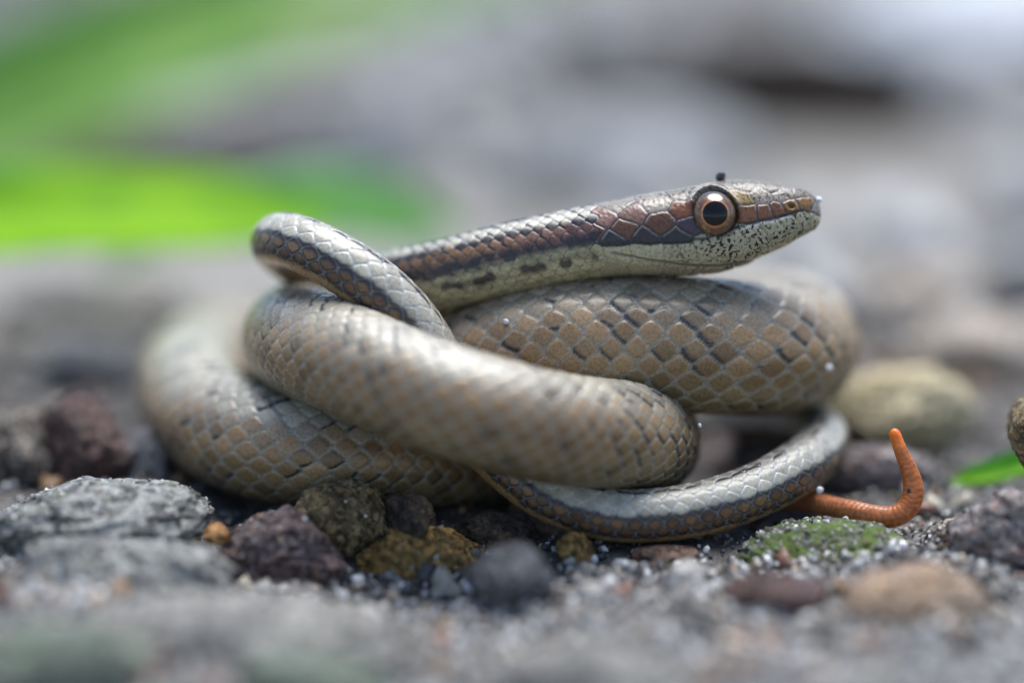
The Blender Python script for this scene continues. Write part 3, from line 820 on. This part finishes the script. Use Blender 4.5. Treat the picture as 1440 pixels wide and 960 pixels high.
# ------------------------------------------------------------------ leaves
def mat_leaf(name, c1, c2, rough=.35):
    b = NB(name)
    co = b.coord()
    n = b.noise(co, .9, 3, .5)
    c = b.mix(b.ramp(n, .38, .55), c1, c2)
    b.set(Base_Color=c, Roughness=rough)
    b.b.inputs['Specular IOR Level'].default_value = .1
    tr = b.n('ShaderNodeBsdfTranslucent')
    b.l(c, tr.inputs['Color'])
    mx = b.n('ShaderNodeMixShader')
    mx.inputs[0].default_value = .4
    b.l(b.b.outputs[0], mx.inputs[1]); b.l(tr.outputs[0], mx.inputs[2])
    b.l(mx.outputs[0], b.t.nodes['Material Output'].inputs['Surface'])
    b.bump(b.noise(co, 9, 3), .2, .05)
    return b.m

def leaf(name, label, pts, mat, ribmat, fold=.25, face=(0, -.5, .86), nl=60, nw=14):
    """pts: (u, v, d, half width px)"""
    rws = [[*at(u, v, d), hwp / K * (DIST + d) / DIST] for u, v, d, hwp in pts]
    s_, q = spline(rws, .01)
    idx = np.linspace(0, len(q) - 1, nl).astype(int)
    q = q[idx]
    t = np.gradient(q[:, :3], axis=0); t /= np.linalg.norm(t, axis=1)[:, None]
    nn = np.array(face, float)[None] - t * (t @ np.array(face, float))[:, None]
    nn /= np.linalg.norm(nn, axis=1)[:, None]
    bb = np.cross(nn, t)
    wv = np.linspace(-1, 1, nw)
    hw_ = np.maximum(q[:, 3], .004)
    rip = .05 * np.sin(np.linspace(0, 14, nl))[:, None] * np.abs(wv)[None] ** 2
    base = q[0, :3].copy()
    layers = []
    for off in (0.012, -0.012):
        layers.append(q[:, None, :3] + bb[:, None] * (wv[None, :, None] * hw_[:, None, None]) + nn[:, None] * ((np.abs(wv)[None] ** 1.5 * fold * hw_[:, None] + rip * hw_[:, None] + off)[..., None]))
    V_ = np.concatenate([l.reshape(-1, 3) for l in layers]) - base
    M = nl * nw
    ii = (np.arange(nl - 1)[:, None] * nw + np.arange(nw - 1)[None])
    top = np.stack([ii, ii + 1, ii + nw + 1, ii + nw], -1).reshape(-1, 4)
    bot = (top + M)[:, ::-1]
    rim_ = np.concatenate([np.arange(nw), np.arange(1, nl) * nw + nw - 1, (nl - 1) * nw + np.arange(nw - 2, -1, -1), np.arange(nl - 2, 0, -1) * nw])
    rn = np.roll(rim_, -1)
    sf = np.stack([rim_, rim_ + M, rn + M, rn], -1)
    root = empty(name, base)
    tag(root, label, 'leaf')
    mesh_np('blade', V_, np.concatenate([top, bot, sf]), mat, root)
    # midrib
    ang = np.linspace(0, 2 * math.pi, 8, endpoint=False)
    rr = np.linspace(.045, .012, nl)[:, None, None] * np.clip(hw_ / .3, .15, 1)[:, None, None]
    rv = q[:, None, :3] - nn[:, None] * .015 + (bb[:, None] * np.cos(ang)[None, :, None] + nn[:, None] * np.sin(ang)[None, :, None]) * rr
    mesh_np('midrib', rv.reshape(-1, 3) - base, tube_faces(nl, 8), ribmat, root)
    return root
L1 = mat_leaf('bright_green_leaf', (.05, .26, .012), (.25, .52, .006), .5)
L2 = mat_leaf('soft_green_leaf', (.17, .38, .07), (.30, .48, .13), .5)
L3 = mat_leaf('deep_green_leaf', (.05, .20, .04), (.09, .27, .06), .4)
LR = mat_leaf('pale_leaf_rib', (.30, .45, .14), (.36, .5, .18), .4)
leaf('leaf', 'vivid green blurred leaf arching in from the left edge behind the coils', [(-640, 620, 2.9, 6), (-540, 500, 3.0, 8), (-420, 400, 3.1, 30), (-260, 335, 3.2, 75), (-60, 325, 3.4, 96), (120, 310, 3.6, 94), (270, 308, 3.8, 90), (400, 314, 3.9, 62), (480, 320, 4.0, 3)], L1, LR, face=(.1, -.42, .9))
leaf('leaf', 'smaller deep green blurred leaf tip behind the raised loop', [(150, 380, 4.2, 6), (240, 335, 4.4, 14), (330, 310, 4.6, 50), (430, 300, 4.8, 75), (520, 302, 5.0, 78), (590, 312, 5.1, 50), (650, 330, 5.2, 4)], mat_leaf('mid_green_leaf', (.08, .27, .05), (.13, .34, .08), .4), LR, face=(.1, -.42, .9))
leaf('leaf', 'long soft green blurred leaf slanting up across the top left', [(-250, 330, 8.5, 60), (-60, 210, 9.0, 90), (150, 110, 9.5, 90), (350, 40, 10.2, 70), (600, -20, 11, 40), (800, -50, 11.5, 4)], L2, LR, face=(.1, -.75, .6))
leaf('leaf', 'deep green blurred leaf in the top left corner above the soft green leaf', [(-200, 160, 11.0, 50), (0, 90, 11.3, 60), (150, 30, 11.6, 60), (320, -60, 12, 30), (420, -110, 12.2, 4)], L3, LR, face=(.1, -.75, .6))
leaf('leaf', 'small bright green blade lying at the right edge', [(1335, 682, 1.0, 2), (1365, 672, 1.0, 14), (1400, 664, 1.0, 19), (1440, 652, 1.0, 20), (1500, 640, 1.0, 12), (1540, 635, 1.0, 2)], L1, LR, face=(0, -.6, .8), nl=30)
leaf('dead_leaf', 'brown grey curled dead leaf blurred above the green leaf', [(60, 225, 7.6, 6), (200, 212, 7.9, 26), (330, 180, 8.3, 30), (450, 145, 8.7, 22), (560, 120, 9, 4)], mat_leaf('dead_leaf_skin', (.10, .075, .06), (.17, .14, .12), .6), mat_leaf('dead_leaf_rib', (.12, .09, .07), (.16, .12, .1), .6), face=(.1, -.6, .8))

# ------------------------------------------------------------------ the worm
wp = [(1090, 702, .45, 14), (1135, 706, .34, 15), (1174, 713, .2, 15), (1202, 719, .1, 15), (1230, 725, .03, 15), (1257, 727, 0, 15.5), (1279, 713, 0, 15.5), (1285, 689, 0, 14.5), (1279, 661, 0, 12), (1266, 633, 0, 9.5), (1256, 602, 0, 7.5)]
s_, q = spline([[*at(u, v, d), r / K] for u, v, d, r in wp], .004)
q[:, :3] = gsmooth(q[:, :3], 10); q[:, 3:] = gsmooth(q[:, 3:], 10)
nW = 64
t = np.gradient(q[:, :3], axis=0); t /= np.linalg.norm(t, axis=1)[:, None]
ref = np.array(FWD)[None] - t * (t @ FWD)[:, None]; ref /= np.linalg.norm(ref, axis=1)[:, None]
bi = np.cross(t, ref)
ang = np.linspace(0, 2 * math.pi, nW, endpoint=False)
sW = np.arange(len(q)) * .004
cap = np.sqrt(np.clip(1 - ((sW - (sW[-1] - .04)) / .04).clip(0, 1) ** 2, 0.0004, 1))
ph_ = sW[:, None] / .030 + .7 * pnoise(np.stack([sW[:, None] * 6 + 0 * ang, np.cos(ang)[None] + 0 * sW[:, None], np.sin(ang)[None] + 0 * sW[:, None]], -1))
ring = np.abs(np.sin(ph_ * math.pi)) ** .5
rW = q[:, 3:4] * cap[:, None] * (1 + .042 * (ring - .7) * (.6 + .8 * hash01(np.floor(ph_), 0)) + .05 * pnoise(np.stack([sW[:, None] * 9 + 0 * ang, 2 * np.cos(ang)[None] + 0 * sW[:, None], 2 * np.sin(ang)[None] + 0 * sW[:, None]], -1)))
Vw = q[:, None, :3] + (ref[:, None] * np.cos(ang)[None, :, None] + bi[:, None] * np.sin(ang)[None, :, None]) * rW[..., None]
cw = lerp(np.broadcast_to(c3((.35, .10, .022)), Vw.shape), np.broadcast_to(c3((.46, .145, .035)), Vw.shape), ring)
cw = lerp(cw, np.broadcast_to(c3((.75, .2, .015)), Vw.shape), sstep(sW[-1] - .16, sW[-1] - .04, sW)[:, None] + 0 * ring)
cw = lerp(cw, np.broadcast_to(c3((.25, .12, .075)), Vw.shape), sstep(.9, .2, sW)[:, None] * .6 + 0 * ring)
fk = np.linalg.norm(Vw - at(1277, 690, -.055), axis=-1)
cw = lerp(cw, np.broadcast_to(c3((.02, .015, .01)), Vw.shape), sstep(.020, .012, fk))
b = NB('worm_skin')
wn = b.noise(b.coord(), 22, 5, .7)
b.set(Base_Color=b.mix(.32, b.attr('tint'), b.mix(b.ramp(wn, .35, .65), (.12, .08, .06), (.85, .85, .85)), 'OVERLAY'), Roughness=.3)
b.bump(wn, .3, .01)
b.b.inputs['Subsurface Weight'].default_value = .35
b.b.inputs['Subsurface Radius'].default_value = (.06, .02, .01)
b.b.inputs['Subsurface Scale'].default_value = 1.0
wbase = at(1256, 742, 0)
worm = mesh_np('worm', Vw.reshape(-1, 3) - wbase, tube_faces(len(q), nW)[:, ::-1], b.m, attrs={'tint': cw.reshape(-1, 3)})
worm.location = tuple(wbase)
tag(worm, 'orange ringed worm lifting its bright tip beside the mossy stone', 'worm')

# ------------------------------------------------------------------ small bits sticking to the snake
b = NB('black_bead'); b.set(Base_Color=b.mix(b.noise(b.coord(), 40, 2), (.015, .016, .02), (.05, .05, .06)), Roughness=.35); BEAD = b.m
b = NB('quartz_grain'); b.set(Base_Color=b.mix(b.noise(b.coord(), 60, 2), (.6, .63, .66), (.85, .87, .9)), Roughness=.1, Coat_Weight=.5); QZ = b.m
b = NB('moss_scrap'); b.set(Base_Color=b.mix(b.noise(b.coord(), 60, 2), (.03, .06, .02), (.08, .13, .05)), Roughness=.7); MS = b.m
def blob(name, u, v, d, r, mat, seed, parent=None, origin=None, sub=3, lump=.12, sz=(1, 1, 1)):
    vv, f = stone_verts(sub, seed, lump=lump, facets=3, fine=.03)
    vv = vv * r / K * np.array(sz)
    p = at(u, v, d)
    if parent is not None:
        return mesh_np(name, vv + p - origin, f, mat, parent)
    o = mesh_np(name, vv, f, mat); o.location = tuple(p)
    return o
so = at(1014, 258, .19)
seed_ = empty('seed', so)
tag(seed_, 'tiny black round seed on a stalk stuck atop the snake head', 'seed')
blob('seed_ball', 1014, 249, .19, 7, BEAD, 61, seed_, so)
blob('stalk', 1012, 256, .19, 3, BEAD, 62, seed_, so, sz=(.8, .8, 2))
for (u, v, d, r, lab) in [(1152, 281, .2, 4.5, 'white sand grain on the snake snout tip'), (1165, 517, .45, 5, 'white sand grain on the right bend of the thick coil'),
                          (1153, 689, .17, 5, 'white sand grain on the lower edge of the striped tail coil'), (712, 452, .09, 4, 'white sand grain on the thick coil just right of the raised loop'),
                          (964, 540, .08, 4, 'white sand grain low on the thick right coil'), (984, 598, .02, 3, 'white sand grain on the rounded end of the front coil')]:
    o = blob('sand_grain', u, v, d, r, QZ, int(u), sub=1, lump=.3)
    tag(o, lab, 'sand grain', 'sand grains stuck to the snake')
mo = at(1074, 410, .5)
mscr = empty('moss_scrap', mo)
tag(mscr, 'tiny green moss scrap on top of the thick right coil', 'moss')
for k, (du, dv, r) in enumerate([(0, 0, 4), (-6, 4, 4), (5, 4, 3.5), (1, -6, 3), (10, 6, 3)]):
    blob('moss_tuft', 1074 + du, 410 + dv, .5, r, MS, 70 + k, mscr, mo, sub=1, lump=.4)
